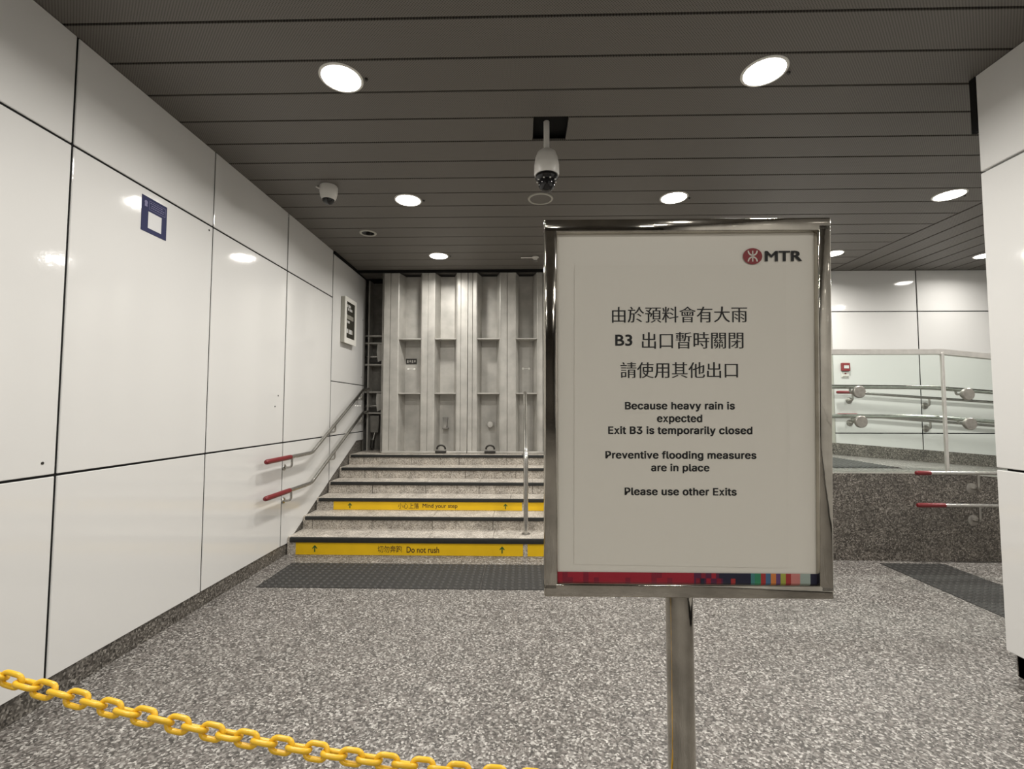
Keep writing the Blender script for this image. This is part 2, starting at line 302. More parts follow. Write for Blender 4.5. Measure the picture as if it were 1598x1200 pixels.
# letter outlines (thousandths of an em) of the plain grotesque used on the notice
GLYPHS = {
    ' ': (188, []),
    '3': (453, ['218,-7 188,-5 159,1 133,10 108,22 88,38 70,57 57,79 48,104 44,132 109,132 112,115 118,100 126,87 137,76 150,66 165,59 182,54 200,51 219,50 239,51 258,55 275,61 291,69 304,80 315,93 323,108 328,125 329,145 328,163 323,180 316,196 306,211 292,223 275,234 254,241 229,246 201,248 157,248 157,299 288,448 288,452 70,452 70,509 372,509 372,461 211,278 211,289 247,290 279,286 308,276 333,262 354,244 371,222 383,198 391,173 393,145 390,116 383,90 370,66 354,45 333,27 309,12 281,2 251,-5']),
    'B': (456, ['60,0 60,509 241,509 274,507 304,501 329,491 350,477 367,461 381,442 390,421 396,398 398,374 397,353 393,336 387,320 378,307 368,295 356,286 343,278 329,272 315,267 315,262 331,260 347,254 363,245 378,234 391,220 402,203 411,184 416,161 418,136 416,111 410,88 400,67 386,48 368,31 344,18 317,8 284,2 247,0', '125,57 245,57 281,60 309,67 330,80 344,96 353,115 355,137 354,153 350,169 342,184 333,197 320,209 306,218 289,225 269,229 248,231 125,231', '125,285 238,285 256,287 273,290 288,296 302,304 314,314 323,326 330,340 335,355 336,372 333,393 326,412 313,429 294,442 270,449 240,452 125,452']),
    'E': (419, ['60,0 60,509 372,509 372,452 125,452 125,286 355,286 355,229 125,229 125,57 375,57 375,0']),
    'P': (445, ['60,0 60,509 235,509 272,506 305,499 332,487 356,471 375,452 390,430 400,404 407,377 409,348 407,318 400,291 390,265 375,243 356,223 332,207 305,195 272,188 235,186 109,186 109,242 233,242 257,244 279,248 297,256 312,266 324,279 333,294 339,310 343,328 344,348 343,367 339,385 333,402 324,416 312,428 297,439 279,446 257,451 232,452 125,452 125,0']),
    'a': (389, ['160,-9 137,-7 115,-3 94,5 76,15 60,29 48,45 38,63 32,84 30,108 32,128 36,146 43,161 53,174 64,184 78,193 92,200 108,206 125,211 178,220 234,227 247,229 257,231 265,235 271,240 274,246 276,255 276,257 275,272 272,285 267,297 260,307 251,315 240,322 227,327 212,330 196,331 178,330 163,327 149,322 137,316 127,309 118,301 110,292 104,283 100,274 41,291 51,313 64,331 79,346 95,358 114,368 133,375 153,380 173,383 194,384 239,379 255,375 271,369 286,360 300,350 312,336 322,320 330,301 335,278 337,251 337,0 277,0 277,52 272,52 252,25 242,16 229,8 215,1 199,-4 181,-7', '170,45 192,47 211,51 228,59 242,68 254,80 263,93 270,108 274,122 276,138 276,190 259,182 231,176 200,171 175,168 134,159 122,153 112,147 103,139 97,130 93,118 92,105 93,93 96,82 102,72 109,64 119,57 130,52 142,48 156,46']),
    'c': (396, ['207,-8 174,-5 144,3 117,16 93,35 72,58 56,85 44,116 37,150 34,187 37,225 44,260 56,291 72,318 93,341 117,360 144,374 174,382 207,384 226,384 243,381 260,377 276,371 291,364 305,356 318,346 330,335 340,322 349,308 356,293 362,277 303,262 290,289 270,311 242,325 207,330 184,328 163,321 145,310 130,296 118,278 108,258 102,236 98,212 96,187 98,163 102,139 108,117 118,97 130,80 145,66 163,55 184,49 207,46 243,52 271,66 292,89 304,117 363,102 357,86 350,70 341,56 331,43 319,32 306,21 292,12 277,5 261,-1 244,-5 226,-7']),
    'd': (424, ['195,-8 165,-6 137,3 111,16 89,34 70,57 55,84 43,116 36,151 34,189 36,227 43,261 55,293 70,320 89,342 112,361 137,374 165,382 196,384 218,383 237,379 253,373 267,364 278,355 287,346 306,319 311,319 311,509 372,509 372,0 313,0 313,59 307,59 287,31 277,21 266,12 252,4 236,-3 217,-7', '205,47 226,49 246,55 263,65 278,78 290,95 299,115 306,138 310,162 312,189 310,216 306,241 300,263 290,282 278,299 263,312 246,322 227,328 205,330 182,328 162,322 145,311 130,298 118,281 108,261 102,239 98,215 96,189 98,163 102,139 109,117 118,97 130,80 145,66 162,55 182,49']),
    'e': (404, ['212,-8 177,-5 145,3 117,16 92,35 72,58 56,85 44,116 37,150 34,187 36,224 44,258 55,290 71,317 91,340 115,359 142,373 172,382 205,384 226,383 246,380 266,374 285,366 303,355 319,341 334,324 347,305 357,282 365,256 370,227 371,194 371,169 75,169 75,221 338,221 310,202 308,226 304,248 298,269 288,286 277,301 263,314 246,323 227,328 205,330 183,328 164,323 146,313 131,301 119,286 109,270 102,251 97,231 96,211 96,178 98,151 102,127 110,106 121,88 135,73 151,61 169,53 190,48 212,46 227,47 241,49 254,53 265,58 276,65 285,73 294,82 300,93 306,105 365,91 358,72 348,55 335,39 320,26 302,14 283,4 261,-3 237,-7']),
    'f': (254, ['228,379 228,327 6,327 6,379', '81,0 81,432 82,452 87,470 96,486 107,499 120,510 135,519 152,525 169,529 187,530 222,527 243,521 227,468 215,472 195,474 178,472 164,468 154,460 147,449 143,435 142,419 142,0']),
    'g': (425, ['207,-151 180,-149 156,-146 134,-140 114,-132 97,-122 82,-110 70,-97 59,-84 51,-69 101,-41 122,-66 131,-74 142,-82 154,-88 169,-93 187,-96 207,-97 236,-95 261,-87 282,-75 298,-58 308,-34 311,-6 311,68 306,68 287,41 277,32 266,23 252,16 236,10 217,6 195,5 165,7 138,14 113,27 90,43 71,65 55,90 43,120 36,154 34,191 36,229 43,263 55,293 71,320 90,342 112,361 138,374 166,382 196,384 218,383 237,379 253,373 267,365 279,356 288,346 308,319 313,319 313,379 372,379 372,-9 370,-40 363,-67 350,-90 334,-109 314,-124 291,-136 265,-144 237,-149', '205,59 227,61 246,66 264,75 278,87 290,103 300,121 307,142 311,166 312,193 311,219 307,242 300,264 291,283 279,299 264,312 247,322 227,328 205,330 182,328 163,322 145,312 130,298 118,282 109,262 102,241 98,218 96,193 98,167 102,144 109,123 118,104 131,88 145,76 163,66 183,61']),
    'h': (410, ['114,227 114,0 53,0 53,509 114,509 114,287 102,287 116,319 132,344 152,362 175,374 200,382 227,384 252,383 275,377 295,369 313,356 328,340 341,321 350,298 355,271 357,240 357,0 296,0 296,235 293,263 286,286 273,304 256,318 235,326 210,329 192,328 176,324 161,317 147,308 136,297 126,283 119,266 115,248']),
    'i': (167, ['53,0 53,379 114,379 114,0', '84,443 73,444 63,448 54,455 47,463 43,472 41,483 43,494 47,504 54,512 63,518 73,522 84,524 95,522 105,518 114,512 121,504 125,494 126,483 125,472 121,463 114,455 105,448 95,444']),
    'l': (189, ['139,-2 112,0 91,8 74,20 62,37 55,59 53,84 53,509 114,509 114,99 114,83 117,71 120,62 126,57 135,53 146,52 160,53 170,54 181,3 162,-1']),
    'm': (610, ['53,0 53,379 112,379 112,295 108,295 114,314 122,331 132,346 144,358 158,368 172,376 187,382 203,385 219,386 245,383 268,375 287,361 303,342 314,320 321,295 312,295 318,312 326,329 337,343 350,356 364,366 381,375 398,381 417,385 437,386 458,385 478,380 497,372 514,361 529,346 541,328 550,307 555,283 557,255 557,0 496,0 496,254 493,279 485,298 473,313 456,323 438,329 419,330 402,329 387,326 374,320 363,312 353,302 345,290 340,277 336,263 335,247 335,0 274,0 274,260 272,280 265,297 253,311 238,322 220,328 199,330 185,329 171,326 158,320 145,312 135,302 126,289 119,274 115,257 114,238 114,0']),
    'n': (410, ['114,227 114,0 53,0 53,379 112,379 112,287 102,287 116,319 132,344 152,362 175,374 200,382 227,384 252,383 275,377 295,369 313,356 328,340 341,321 350,298 355,271 357,240 357,0 296,0 296,235 293,263 286,286 273,304 256,318 235,326 210,329 192,328 176,324 161,317 147,308 136,297 126,283 119,266 115,248']),
    'o': (415, ['207,-8 174,-5 144,3 117,16 93,35 72,58 56,85 44,116 37,150 34,187 37,225 44,260 56,291 72,318 93,341 117,360 144,374 174,382 207,384 241,382 271,374 299,360 323,341 343,318 359,291 371,260 379,225 381,187 379,150 371,116 359,85 343,58 323,35 299,16 271,3 241,-5', '207,46 231,49 252,55 270,66 285,80 298,97 307,117 314,139 318,163 319,187 318,212 314,236 307,258 298,278 285,296 270,310 252,321 231,328 207,330 184,328 163,321 145,310 130,296 118,278 108,258 102,236 98,212 96,187 98,163 102,139 108,117 118,97 130,80 145,66 163,55 184,49']),
    'p': (424, ['53,-143 53,379 112,379 112,319 118,319 137,346 147,355 158,364 171,373 188,379 207,383 229,384 259,382 287,374 313,361 335,342 354,320 370,293 381,261 388,227 390,189 388,151 381,116 370,84 355,57 336,34 313,16 288,3 260,-6 229,-8 208,-7 189,-3 173,4 159,12 147,21 138,31 118,59 114,59 114,-143', '220,47 242,49 262,55 279,66 294,80 306,97 316,117 323,139 327,163 328,189 327,215 323,239 316,261 307,281 295,298 280,311 262,322 243,328 220,330 198,328 178,322 161,312 147,299 134,282 125,263 118,241 114,216 113,189 114,162 118,138 125,115 135,95 147,78 162,65 179,55 198,49']),
    'r': (259, ['53,0 53,379 112,379 112,321 115,321 124,339 137,354 152,367 171,377 191,383 213,385 229,384 243,384 243,322 230,324 207,326 190,324 174,321 159,315 146,306 135,296 126,284 119,269 115,254 114,237 114,0']),
    's': (365, ['182,-8 157,-7 133,-3 112,3 93,12 76,24 62,38 50,54 41,73 36,94 94,107 101,87 111,72 124,60 141,52 160,47 181,45 206,47 227,53 244,62 258,74 265,88 268,103 266,115 262,126 254,136 243,144 229,150 212,155 149,170 118,180 92,192 72,208 58,227 50,249 47,274 49,295 55,314 65,332 79,347 95,360 115,370 137,378 161,383 187,384 212,383 234,379 254,372 271,363 286,352 299,339 309,324 318,308 324,290 268,277 262,291 254,304 243,316 228,325 210,331 187,333 166,331 147,326 131,317 119,305 111,292 109,277 110,264 115,253 124,243 136,235 152,229 172,223 229,209 261,200 287,187 306,171 320,153 328,131 331,107 329,85 323,65 312,47 298,31 281,18 260,6 236,-2 210,-7']),
    't': (227, ['204,379 204,327 6,327 6,379', '65,471 126,471 126,98 127,83 130,70 136,61 144,55 156,51 170,50 185,51 202,54 213,2 192,-3 168,-4 138,-1 113,7 92,21 77,41 68,64 65,93']),
    'u': (410, ['182,-5 158,-3 135,2 115,11 97,23 82,39 69,59 60,82 54,109 53,139 53,379 114,379 114,144 116,117 124,94 137,75 154,61 175,53 200,50 218,51 234,55 249,62 263,71 274,83 283,97 290,113 295,132 296,153 296,379 357,379 357,0 298,0 298,92 307,92 294,60 277,35 257,17 234,5 209,-3']),
    'v': (389, ['163,0 17,379 84,379 165,155 187,87 206,21 184,21 203,87 224,155 305,379 371,379 226,0']),
    'x': (379, ['21,0 171,218 171,171 29,379 100,379 147,306 179,253 207,206 175,206 202,253 233,306 282,379 352,379 209,169 209,214 358,0 287,0 231,85 200,136 173,182 205,182 178,136 148,85 91,0']),
    'y': (389, ['47,-139 61,-86 71,-87 83,-89 94,-90 104,-89 113,-86 122,-81 130,-74 138,-64 145,-51 151,-36 163,-1 17,379 84,379 165,155 187,87 206,21 184,21 202,87 224,155 305,379 371,379 204,-58 196,-77 187,-93 177,-107 165,-119 153,-128 139,-136 125,-141 109,-144 91,-145 65,-143']),
}
# flat lettering as mesh; bx / by fatten (or thin) the strokes across and up
def lettering(name, text, cx, cz, width, mat, place, parent, height=None, bx=0.0, by=0.0, spacing=1.0, warp=None, grotesque=False, track=22):
    if all(ch in GLYPHS for ch in text) and grotesque:
        c = bpy.data.curves.new('text', 'CURVE'); c.dimensions = '2D'; c.fill_mode = 'BOTH'
        x = 0.0
        for ch in text:
            adv, loops = GLYPHS[ch]
            for lp in loops:
                pts = [tuple(int(q) for q in p.split(',')) for p in lp.split()]
                sp = c.splines.new('POLY'); sp.points.add(len(pts)-1); sp.use_cyclic_u = True
                for i, (a, b) in enumerate(pts): sp.points[i].co = ((x+a)/1000, b/1000, 0, 1)
            x += adv+track
    else:
        c = bpy.data.curves.new('text', 'FONT'); c.body = text; c.size = 1; c.space_character = spacing
        c.resolution_u = 3
    o = bpy.data.objects.new('text', c); COL.objects.link(o)
    dg = bpy.context.evaluated_depsgraph_get(); dg.update()
    me = bpy.data.meshes.new_from_object(o.evaluated_get(dg))
    bpy.data.objects.remove(o); bpy.data.curves.remove(c)
    bm = bmesh.new(); bm.from_mesh(me); bpy.data.meshes.remove(me)
    bmesh.ops.remove_doubles(bm, verts=bm.verts[:], dist=1e-5)
    for f in bm.faces:
        if f.normal.z < 0: f.normal_flip()
    mv = {}
    for e in bm.edges:
        if len(e.link_faces) != 1: continue
        d = e.verts[1].co-e.verts[0].co
        nrm = Vector((d.y, -d.x, 0))
        if nrm.length < 1e-9: continue
        nrm.normalize()
        fc = e.link_faces[0].calc_center_median(); mid = (e.verts[0].co+e.verts[1].co)/2
        if (fc-mid).dot(nrm) > 0: nrm = -nrm
        for v in e.verts: mv.setdefault(v, []).append(nrm)
    for v, ns in mv.items():
        n = sum(ns, Vector()); 
        if n.length > 1e-6:
            n.normalize(); v.co += Vector((n.x*bx, n.y*by, 0))
    xs = [v.co.x for v in bm.verts]; ys = [v.co.y for v in bm.verts]
    x0, x1, y0, y1 = min(xs), max(xs), min(ys), max(ys)
    s = width/(x1-x0); sy = s if height is None else height/(y1-y0)
    mb = MB(); bm.verts.index_update()
    base = 0.0 if height is None else y0
    mid = (y0+y1)/2
    vs = [place(cx+(v.co.x-(x0+x1)/2)*s, cz+(v.co.y-mid)*sy) for v in bm.verts]
    fs = [tuple(v.index for v in f.verts) for f in bm.faces]
    bm.free(); mb.add(vs, fs, mat)
    return mb.build(name, parent, smooth=0, warp=warp)

# ================================================================== STRUCTURE
# floor
mb = MB(); mb.box(-2.6, 9.0, REAR-0.2, 7.4, -0.2, 0.0, M['floor'])
struct(mb.build('floor', smooth=0), 'grey speckled granite floor of the passage', 'floor')

# left wall: enamel panels over a black backing
mb = MB()
mb.box(WX-0.25, WX-0.02, REAR, 6.53, 0.0, CEIL, M['black'])
mb.box(WX-0.02, WX-0.006, REAR, 4.33, ZB+0.004, CEIL, M['black'])
mb.box(WX-0.02, WX-0.006, 4.33, 6.526, 1.0, CEIL-0.035, M['black'])
mb.prism([(4.40, 0.2), (5.40, 0.62), (6.2, 1.0), (4.40, 1.0)], lambda a, b, k: (WX-0.006-0.014*k, a, b), M['black'])
mb.box(WX-0.02, WX-0.006, 4.322, 4.338, ZB+0.004, 1.0, M['black'])
g = 0.006
ycols = [-8.445, -7.38, -6.315, -5.25, -4.185, -3.12, -2.054, -0.99, 0.076, 1.141, 2.206, 3.263, 4.330, 5.392, 6.529]
for a, b in zip(ycols[:-1], ycols[1:]):
    if b < 6:
        for z0, z1 in ((ZL, ZU), (ZU, CEIL+g-0.001)):
            mb.box(WX-0.025, WX, a+(.009 if a > 4 else g), b-(.011 if b > 5 else .009 if b > 4 else g), z0+g, z1-g, M['panel'], 0.003)
    else:
        for z0, z1 in ((ZL, 1.725), (1.725, CEIL-0.03)):
            mb.box(WX-0.025, WX, a+.011, b, z0+g*.8, z1-g*.8, M['panel'], 0.003)
    if b < 4.4:
        mb.box(WX-0.025, WX, a+g, b-g, ZB, ZL-g, M['panel'], 0.003)
# lowest panels beside the stairs follow the pitch of the steps
slope = lambda y: 0.108+(y-4.463)*(0.964-0.108)/(6.257-4.463)
for poly in ([(4.330+g, ZB), (4.463, 0.108), (5.381, slope(5.381)), (5.381, ZL-g), (4.330+g, ZL-g)],
             [(5.403, slope(5.403)), (6.257, 0.964), (6.529, 0.964), (6.529, ZL-g), (5.403, ZL-g)]):
    mb.prism(poly, lambda a, b, k: (WX-0.025*k, a, b), M['panel'])
for y, z in ((3.218, 2.684), (2.139, 1.142), (6.431, 2.65), (6.417, 1.839), (4.22, 1.518), (4.17, 1.418)):
    mb.lathe([(0, 0.002), (0.007, 0.002), (0.007, -0.004)], (WX, y, z), M['mech'], 10, 'X')
struct(mb.build('wall_left'), 'white enamel panel wall along the left side with black joints', 'wall')
mb = MB()
mb.prism([(REAR, 0), (6.1, 0), (6.1, 0.86), (4.463, 0.10), (4.33, ZB-.004), (REAR, ZB-.004)], lambda a, b, k: (WX-0.012-0.05*k+0.004, a, b), M['skirt'])
mb.prism([(4.45, 0), (6.52, 0), (6.52, 0.97), (6.257, 0.962), (4.45, 0.1)], lambda a, b, k: (WX-0.010-0.03*k, a, b), M['skirt'])
struct(mb.build('baseboard_left', smooth=0), 'dark granite skirting under the left wall panels and beside the stairs', 'skirting')

# right wall (a near pier with a return)
mb = MB()
mb.box(RX+0.03, 9.0, 2.0, 2.555, 0, CEIL, M['black'])
mb.box(RX+0.03, RX+0.5, REAR, 2.3, 0, CEIL, M['black'])
rc = [2.585, 1.5, 0.435, -0.63, -1.7, -2.76, -3.83, -4.9, -5.96, -7.03, -8.1]
for a, b in zip(rc[1:], rc[:-1]):
    for z0, z1 in ((ZB, ZL), (ZL, ZU), (ZU, CEIL+g-0.001)):
        mb.box(RX, RX+0.03, a+g, b-(0 if b > 2.5 else g), z0+g, z1-g, M['panel'], 0.004)
for k in range(6):
    for z0, z1 in ((ZB, ZL), (ZL, ZU), (ZU, CEIL+g-0.001)):
        mb.box(RX+0.03+k*1.065, RX+0.03+(k+1)*1.065-2*g, 2.556, 2.585, z0+g, z1-g, M['panel'], 0.003)
struct(mb.build('wall_right'), 'white enamel panel wall at the near right', 'wall')
mb = MB(); mb.box(RX+0.03, RX+0.06, REAR, 2.56, 0, ZB, M['granite_dark'])
struct(mb.build('baseboard_right', smooth=0), 'dark recessed skirting under the right wall', 'skirting')
mb = MB(); mb.box(RX+0.001, RX+0.03, 2.588, 2.625, 2.97, CEIL-0.001, M['black'], 0.002)
struct(mb.build('trim_1'), 'black strip at the top of the right wall corner', 'trim')

# back wall with the flood gate opening on its left
mb = MB()
mb.box(2.72, 9.0, 6.36, 6.6, 0, CEIL, M['black'])
mb.box(4.18, 8.9, 6.337, 6.36, 0.25, CEIL, M['black'])
bx = [2.75, 3.30, 4.203, 5.36, 6.52, 7.68, 8.84]
for i, (a, b) in enumerate(zip(bx[:-1], bx[1:])):
    for z0, z1 in ((0.2, ZL-0.004), (ZL-0.004, ZU), (ZU, CEIL+g-0.001)):
        if i == 1: continue
        mb.box(a+g*1.3, b-g*1.3, 6.33, 6.36, z0+g, z1-g, M['panel'], 0.002)
mb.box(3.3, 4.195, 6.34, 6.36, 0.2, CEIL, M['panel'])
mb.box(4.13, 4.2, 6.322, 6.36, 0.8, CEIL, M['grey_box'])
struct(mb.build('wall_back'), 'white panel wall behind the ramp at the far right', 'wall')
rampz = lambda x: LAND-max(0, x-4.0)*0.0766
mb = MB()
mb.prism([(2.7, LAND-.02), (4.0, LAND-.02), (8.9, rampz(8.9)-.02), (8.9, rampz(8.9)+.155), (4.203, 0.947), (2.7, 0.95)], lambda a, b, k: (a, 6.318+0.03*k, b), M['granite_dark'])
struct(mb.build('baseboard_back', smooth=0), 'dark granite skirting that follows the ramp along the back wall', 'skirting')
# enclosing walls out of sight
mb = MB(); mb.box(8.9, 9.1, 2.0, 7.0, 0, CEIL, M['panel'])
struct(mb.build('wall_far_right', smooth=0))
mb = MB(); mb.box(-2.6, 3.2, REAR-0.2, REAR, 0, CEIL, M['granite_dark'])
struct(mb.build('wall_rear', smooth=0))

# ceiling: metal strips with dark gaps, running across the passage; along it over the ramp
P0, PITCH = 2.388, 0.2584
mb = MB()
mb.box(-2.6, 9.1, REAR-0.2, 7.4, CEIL+0.05, CEIL+0.25, M['black'])
XS = 4.20
k0 = math.floor((REAR-P0)/PITCH)
for k in range(k0, 17):
    a = P0+k*PITCH+0.008; b = P0+(k+1)*PITCH-0.006
    if a > 6.55: break
    x1 = XS if b > 2.6 else 3.2
    spans = [(WX-0.02, x1)]
    if k == 2: spans = [(WX-0.02, 0.072), (0.302, x1)]
    for xa, xb in spans:
        mb.box(xa, xb, a, min(b, 6.6), CEIL, CEIL+0.02, M['ceil'], 0.002)
for k in range(20):
    xa = XS+0.022+k*0.2625; xb = XS+(k+1)*0.2625
    if xb > 9: break
    mb.box(xa, xb, 2.4, 6.6, CEIL, CEIL+0.02, M['ceil'], 0.002)
struct(mb.build('ceiling'), 'dark brown perforated metal strip ceiling', 'ceiling')
mb = MB()
mb.box(-2.6, 2.75, 6.165, 6.20, CEIL-0.035, CEIL-0.001, M['black'])  # black strips painted in for the shade in the gap under the ceiling
mb.box(WX-0.004, WX+0.012, 5.40, 6.2, CEIL-0.03, CEIL-0.001, M['black'])
struct(mb.build('shadow_gap_strip', smooth=0), 'black strip painted for the shadow gap over the flood gate', 'trim')

# staircase
NY = [4.44+0.31*i for i in range(6)]
NZ = [0.165+0.127*i for i in range(6)]
SX0, SX1 = -2.262, 2.31
steps = MB(); joints = [0.62, 0.55, 0.60, 0.66, 0.58, 0.61]
offs = [0.5, 0.52, 0.35, 0.1, 0.3, 0.42]
for i in range(6):
    y = NY[i]+0.018; z0 = 0 if i == 0 else NZ[i-1]
    yb = NY[i+1]+0.03 if i < 5 else 6.9
    steps.box(SX0, SX1, y+0.012, yb, max(0, z0-0.02), NZ[i]-0.005, M['granite_joint'])
    x = SX0-offs[i]
    while x < SX1:
        xa, xb = max(SX0, x), min(SX1, x+0.62)
        if xb-xa > 0.02:
            steps.box(xa+0.003, xb-0.003, y, y+0.012, z0, NZ[i]-0.006, M['granite_step'])
            steps.box(xa+0.002, xb-0.002, NY[i]+0.03, yb, NZ[i]-0.006, NZ[i], M['granite_step'])
        x += 0.62
o = struct(steps.build('staircase', smooth=0), 'six speckled granite steps rising to the flood gate', 'stairs')
for i in range(6):
    n_ = MB(); n_.box(SX0+0.03, SX1, NY[i], NY[i]+0.03, NZ[i]-(0.046 if i == 0 else 0.034), NZ[i]+0.0015, M['rubber'], 0.006, 2)  # lowest nosing drawn deeper, its black taking in the shadow gap beneath
    p = n_.build('nosing', o); p['label'] = 'black rubber nosing'
# landing on the right and the ramp down behind the parapet
mb = MB()
mb.box(SX1, 4.0, PY+0.2, 6.4, 0, LAND, M['floor'])
mb.prism([(4.0, 0), (8.9, 0), (8.9, rampz(8.9)), (4.0, LAND)], lambda a, b, k: (a, PY+0.2+(6.4-PY-0.2)*k, b), M['floor'])
struct(mb.build('landing', smooth=0), 'raised granite landing and ramp behind the parapet', 'landing')
# parapet
mb = MB()
mb.prism([(SX1, 0), (8.9, 0), (8.9, rampz(8.9)), (4.0, LAND), (SX1, LAND)], lambda a, b, k: (a, PY+0.2*k, b), M['granite_dark'])
struct(mb.build('wall_parapet', smooth=0), 'dark granite parapet wall at the right of the stairs', 'wall')
mb = MB()
mb.prism([(4.6, 0), (8.9, 0), (8.9, 0.33)], lambda a, b, k: (a, 2.9+(PY-2.9)*k, b), M['floor'])
struct(mb.build('ramp', smooth=0), 'granite ramp starting beyond the right wall', 'ramp')

# ================================================================== THINGS
# ---- tactile mats with raised studs
def mat_tile(name, x0, x1, y0, y1, z, label, joints_x=(), joints_y=()):
    t = thing(name, label, 'tactile mat', (x0, y0, z))
    xs = [x0, *joints_x, x1]; ys = [y0, *joints_y, y1]
    for xa, xb in zip(xs[:-1], xs[1:]):
        for ya, yb in zip(ys[:-1], ys[1:]):
            m = MB(); m.box(xa+0.002, xb-0.002, ya+0.002, yb-0.002, z, z+0.004, M['tactile'])
            nx, ny = max(1, round((xb-xa)/0.056)), max(1, round((yb-ya)/0.056))
            for i in range(nx):
                for j in range(ny):
                    m.lathe([(0.0165, 0.004), (0.0125, 0.009), (0, 0.0092)], (xa+(i+.5)*(xb-xa)/nx, ya+(j+.5)*(yb-ya)/ny, z), M['stud'], 8)
            m.build('tile', t)
    return t
mat_tile('tactile_mat', -2.09, 2.2, 3.645, 4.22, 0.0, 'dark grey studded tactile mat on the floor before the stairs', (-1.13, -0.33, 0.5, 1.3))
mat_tile('tactile_mat', 3.235, 3.805, 2.75, 4.34, 0.0, 'dark grey studded tactile mat on the floor at the right below the parapet', (), (3.5,))
mat_tile('tactile_mat', 3.18, 3.84, 4.80, 5.86, LAND, 'dark grey tactile mat on the raised landing behind the glass')

# ---- yellow step stickers
def arrow(mb, x, z, y, m, s=1.0):
    pts = [(-0.006, -0.034), (0.006, -0.034), (0.006, 0.012), (0.021, -0.003), (0.026, 0.006), (0.0, 0.036), (-0.026, 0.006), (-0.021, -0.003), (-0.006, 0.012)]
    vs = [(x+a*s, y, z+b*s) for a, b in pts]
    mb.add(vs, [(0, 1, 2, 8), (2, 3, 4, 5), (8, 2, 5), (8, 5, 6, 7)], m)
def sticker(x0, x1, i, label, arrows=(), text=None):
    y = NY[i]+0.018; z0 = (0 if i == 0 else NZ[i-1])+0.003; z1 = NZ[i]-(0.047 if i == 0 else 0.035)
    t = thing('step_sticker', label, 'sticker', ((x0+x1)/2, y, z0), 'yellow warning strips on the step risers')
    m = MB(); m.box(x0, x1, y-0.003, y-0.0005, z0, z1, M['yellow']); m.build('strip', t, 0)
    zc = (z0+z1)/2
    if arrows:
        for ax in arrows:
            a = MB(); arrow(a, ax, zc, y-0.0045, M['green_ink'], 0.85 if i else 0.95); a.build('arrow', t, 0)
    pl = lambda a, b: Vector((a, y-0.0045, b))
    if text:
        for s, xa, xb, bxx, h in text:
            lettering('lettering', s, (xa+xb)/2, zc-(0.0 if ord(s[0]) > 999 else 0.004), xb-xa, M['ink_brown'], pl, t, height=h, bx=bxx, by=bxx)
    return t
sticker(-2.175, 0.005, 0, 'yellow sticker on the lowest riser reading Do not rush', (-1.99, -0.194), [('切勿奔跑', -1.383, -1.15, 0.003, 0.066), ('Do not rush', -1.105, -0.793, 0.014, 0.058)])
sticker(0.048, 2.25, 0, 'plain yellow sticker on the lowest riser at the right of the centre rail')
sticker(-2.07, -0.005, 2, 'yellow sticker on the third riser reading Mind your step', (-1.889, -0.185), [('小心上落', -1.36, -1.13, 0.003, 0.06), ('Mind your step', -1.09, -0.708, 0.014, 0.058)])
sticker(0.048, 2.25, 2, 'plain yellow sticker on the third riser at the right of the centre rail')

# ---- flood gate leaves
GF, GB = 6.20, 6.39
GZ0, GZ1 = NZ[5]+0.012, CEIL-0.036
def leaf(label, x0, x1, recesses, grooves):
    t = thing('flood_gate_leaf', label, 'flood gate', ((x0+x1)/2, GF, GZ0), 'steel flood gate leaves')
    pr = [(x0, GF)]
    ev = sorted([(a, 'r', b) for a, b in recesses]+[(gx, 'g', 0) for gx in grooves])
    for a, kind, b in ev:
        if kind == 'g': pr += [(a-0.005, GF), (a-0.004, GF+0.012), (a+0.004, GF+0.012), (a+0.005, GF)]
        else: pr += [(a-0.012, GF-0.006), (a, GF), (a+0.045, GB), (b-0.055, GB), (b, GF), (b+0.012, GF-0.006), (b+0.014, GF)]
    pr += [(x1, GF), (x1, GF+0.04), (x1-0.0, GB+0.03), (x0, GB+0.03)]
    m = MB(); m.prism(pr, lambda a, b, k: (a, b, GZ0 if k == 0 else GZ1), M['gate'])
    m.build('corrugated_panel', t, 0)
    for a, b in recesses:
        for z, th in ((2.345, 0.016), (1.605, 0.016)):
            s = MB(); s.box(a+0.004, b-0.004, GF-0.004, GB, z-th/2, z+th/2, M['gate'], 0.002)
            s.box(a+0.045, b-0.055, GB-0.012, GB+0.002, z-0.085, z-th/2, M['gate'])
            s.build('stiffener', t, 0)
    s = MB(); s.box(x0, x1, GF-0.03, GF-0.002, GZ0-0.008, GZ0+0.02, M['gate'], 0.003); s.build('bottom_rail', t, 0)
    return t
L1 = leaf('left steel flood gate leaf above the stairs, beside the dark hinge bay', -1.887, -0.746, [(-1.68, -1.376), (-1.19, -0.895)], [-1.80, -1.285, -0.835])
L2 = leaf('second steel flood gate leaf from the left, behind the centre stair rail', -0.738, 0.385, [(-0.613, -0.307), (-0.09, 0.198)], [-0.675, -0.205, 0.275])
